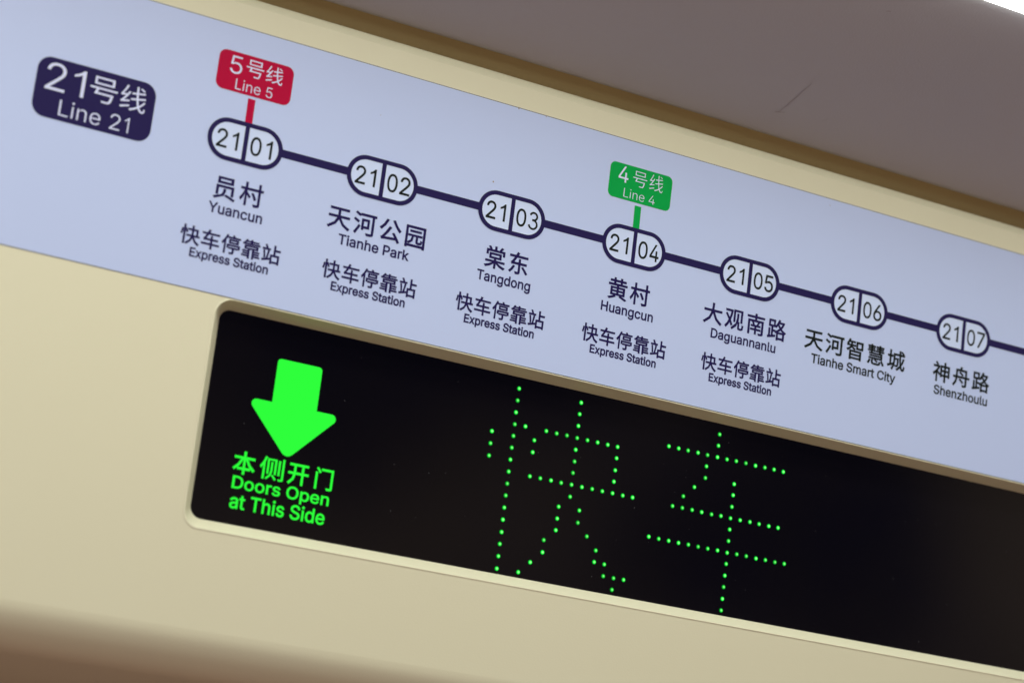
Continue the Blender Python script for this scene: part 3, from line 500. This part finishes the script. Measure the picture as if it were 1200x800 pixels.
for (x, y, r) in [(-3.6, -16.18, 0.09), (-2.1, -22.95, 0.08), (0.54, -22.93, 0.05), (30.1, -22.4, 0.05), (-14.4, -19.1, 0.04)]:
    plate('dust_speck', [[(x + r * random.uniform(.6, 1) * math.cos(a), y + r * random.uniform(.6, 1) * math.sin(a)) for a in [k * math.pi / 4 for k in range(8)]]], ZP, M_dirt, rm)
adopt(rm)
for c in list(rm.children): adopt(c)

# ------------------------------------------------------------------ LED display behind smoked acrylic
dp = empty('led_display', P(0, 7, 0), 'black glossy door display with a lit green arrow and green dot characters', 'display')
plate('screen', [rrect(-24.95, -1.1, 91.2, 15.6, 1.0)], 0, M_screen, dp, thick=0.6)

rd = random.Random(3); V = []; F = []
for k in range(60):
    x, y, r = rd.uniform(-23, 58), rd.uniform(0, 15), rd.choice((0.02, 0.03, 0.03, 0.05))
    b = len(V); V += [P(x + r * rd.uniform(.5, 1) * math.cos(t * math.pi / 3), y + r * rd.uniform(.5, 1) * math.sin(t * math.pi / 3), -0.006) for t in range(6)]
    F.append([b + t for t in range(5, -1, -1)])
ds = link('dust', V, F, M_dust, dp); ds['kind'] = 'stuff'

def round_poly(pts, rad, n=6):
    out = []
    for i, (p, r) in enumerate(zip(pts, rad)):
        p0, p1, p2 = Vector(pts[i - 1]), Vector(p), Vector(pts[(i + 1) % len(pts)])
        if r <= 0: out.append(tuple(p1)); continue
        a = (p0 - p1).normalized(); b = (p2 - p1).normalized()
        th = a.angle(b) / 2; d = r / math.tan(th)
        c = p1 + (a + b).normalized() * (r / math.sin(th))
        s, e2 = p1 + a * d, p1 + b * d
        v0, v1 = s - c, e2 - c
        ang = v0.angle(v1); sg = 1 if v0.x * v1.y - v0.y * v1.x > 0 else -1
        for k in range(n + 1):
            t = sg * ang * k / n
            out.append((c.x + v0.x * math.cos(t) - v0.y * math.sin(t), c.y + v0.x * math.sin(t) + v0.y * math.cos(t)))
    return out
arrow = round_poly([(-19.42, 1.93), (-15.60, 1.93), (-15.60, 5.43), (-13.35, 5.43), (-17.58, 9.68), (-21.6, 5.43), (-19.42, 5.43)], [0.3, 0.3, 0, 0.38, 0.62, 0.38, 0])
plate('down_arrow', [arrow], -0.02, M_arrow, dp)
tx = []
for ch, a, b, t, d in [('本', -21.88, -20.02, 9.68, 11.5), ('侧', -19.66, -17.6, 9.70, 11.5), ('开', -17.26, -15.5, 9.82, 11.5), ('门', -14.94, -13.4, 9.72, 11.48)]:
    lab(print_text('lit_character', ch, a, b, t, d, -0.02, M_arrow, dp, 10 if ch == '侧' else 17), 'lit character ' + ch)
lab(print_text('lit_wording', 'Doors Open', -21.72, -13.5, 11.68, 12.62, -0.02, M_arrow, dp, 14), 'lit words Doors Open')
lab(print_text('lit_wording', 'at This Side', -21.7, -13.66, 13.07, 14.16, -0.02, M_arrow, dp, 14), 'lit words at This Side')

leds = set()
for r in range(16): leds.add((2, r))
leds |= {(0, 4), (0, 5), (0, 6), (3, 3), (4, 4), (4, 5)}
leds |= {(c, 3) for c in range(5, 13)} | {(c, 7) for c in range(4, 15)} | {(8, r) for r in range(0, 9)} | {(12, r) for r in range(3, 8)}
leds |= {(7, 9), (7, 10), (7, 11), (6, 12), (6, 13), (5, 14), (4, 15), (9, 9), (9, 10), (10, 11), (11, 12), (11, 13), (12, 13), (12, 14), (13, 14), (14, 14), (13, 15)}
leds |= {(c, 2) for c in range(17, 30)} | {(22, 0), (22, 1), (21, 3), (21, 4), (20, 5), (19, 6)}
leds |= {(c, 7) for c in range(18, 30)} | {(c, 10) for c in range(16, 31)} | {(24, r) for r in range(4, 16)}
me = bpy.data.meshes.new('led')
Vv = []; Ff = []; N = 14; RR = [(0.20, 0.0), (0.16, 0.03), (0.11, 0.05), (0.06, 0.06)]
for r, h in RR: Vv += [(r * S * math.cos(2 * math.pi * k / N), -h * S, r * S * math.sin(2 * math.pi * k / N)) for k in range(N)]
Vv.append((0, -0.065 * S, 0))
for q in range(len(RR) - 1):
    for k in range(N):
        j = (k + 1) % N; Ff.append([q * N + k, q * N + j, (q + 1) * N + j, (q + 1) * N + k])
for k in range(N): Ff.append([3 * N + k, 3 * N + (k + 1) % N, 4 * N])
me.from_pydata(Vv, [], Ff); me.update(); me.materials.append(M_led)
for (c, r) in sorted(leds):
    o = bpy.data.objects.new('led', me); col.objects.link(o); o.location = P(c + random.uniform(-.02, .02), r + random.uniform(-.02, .02), -0.01); o.parent = dp
adopt(dp)
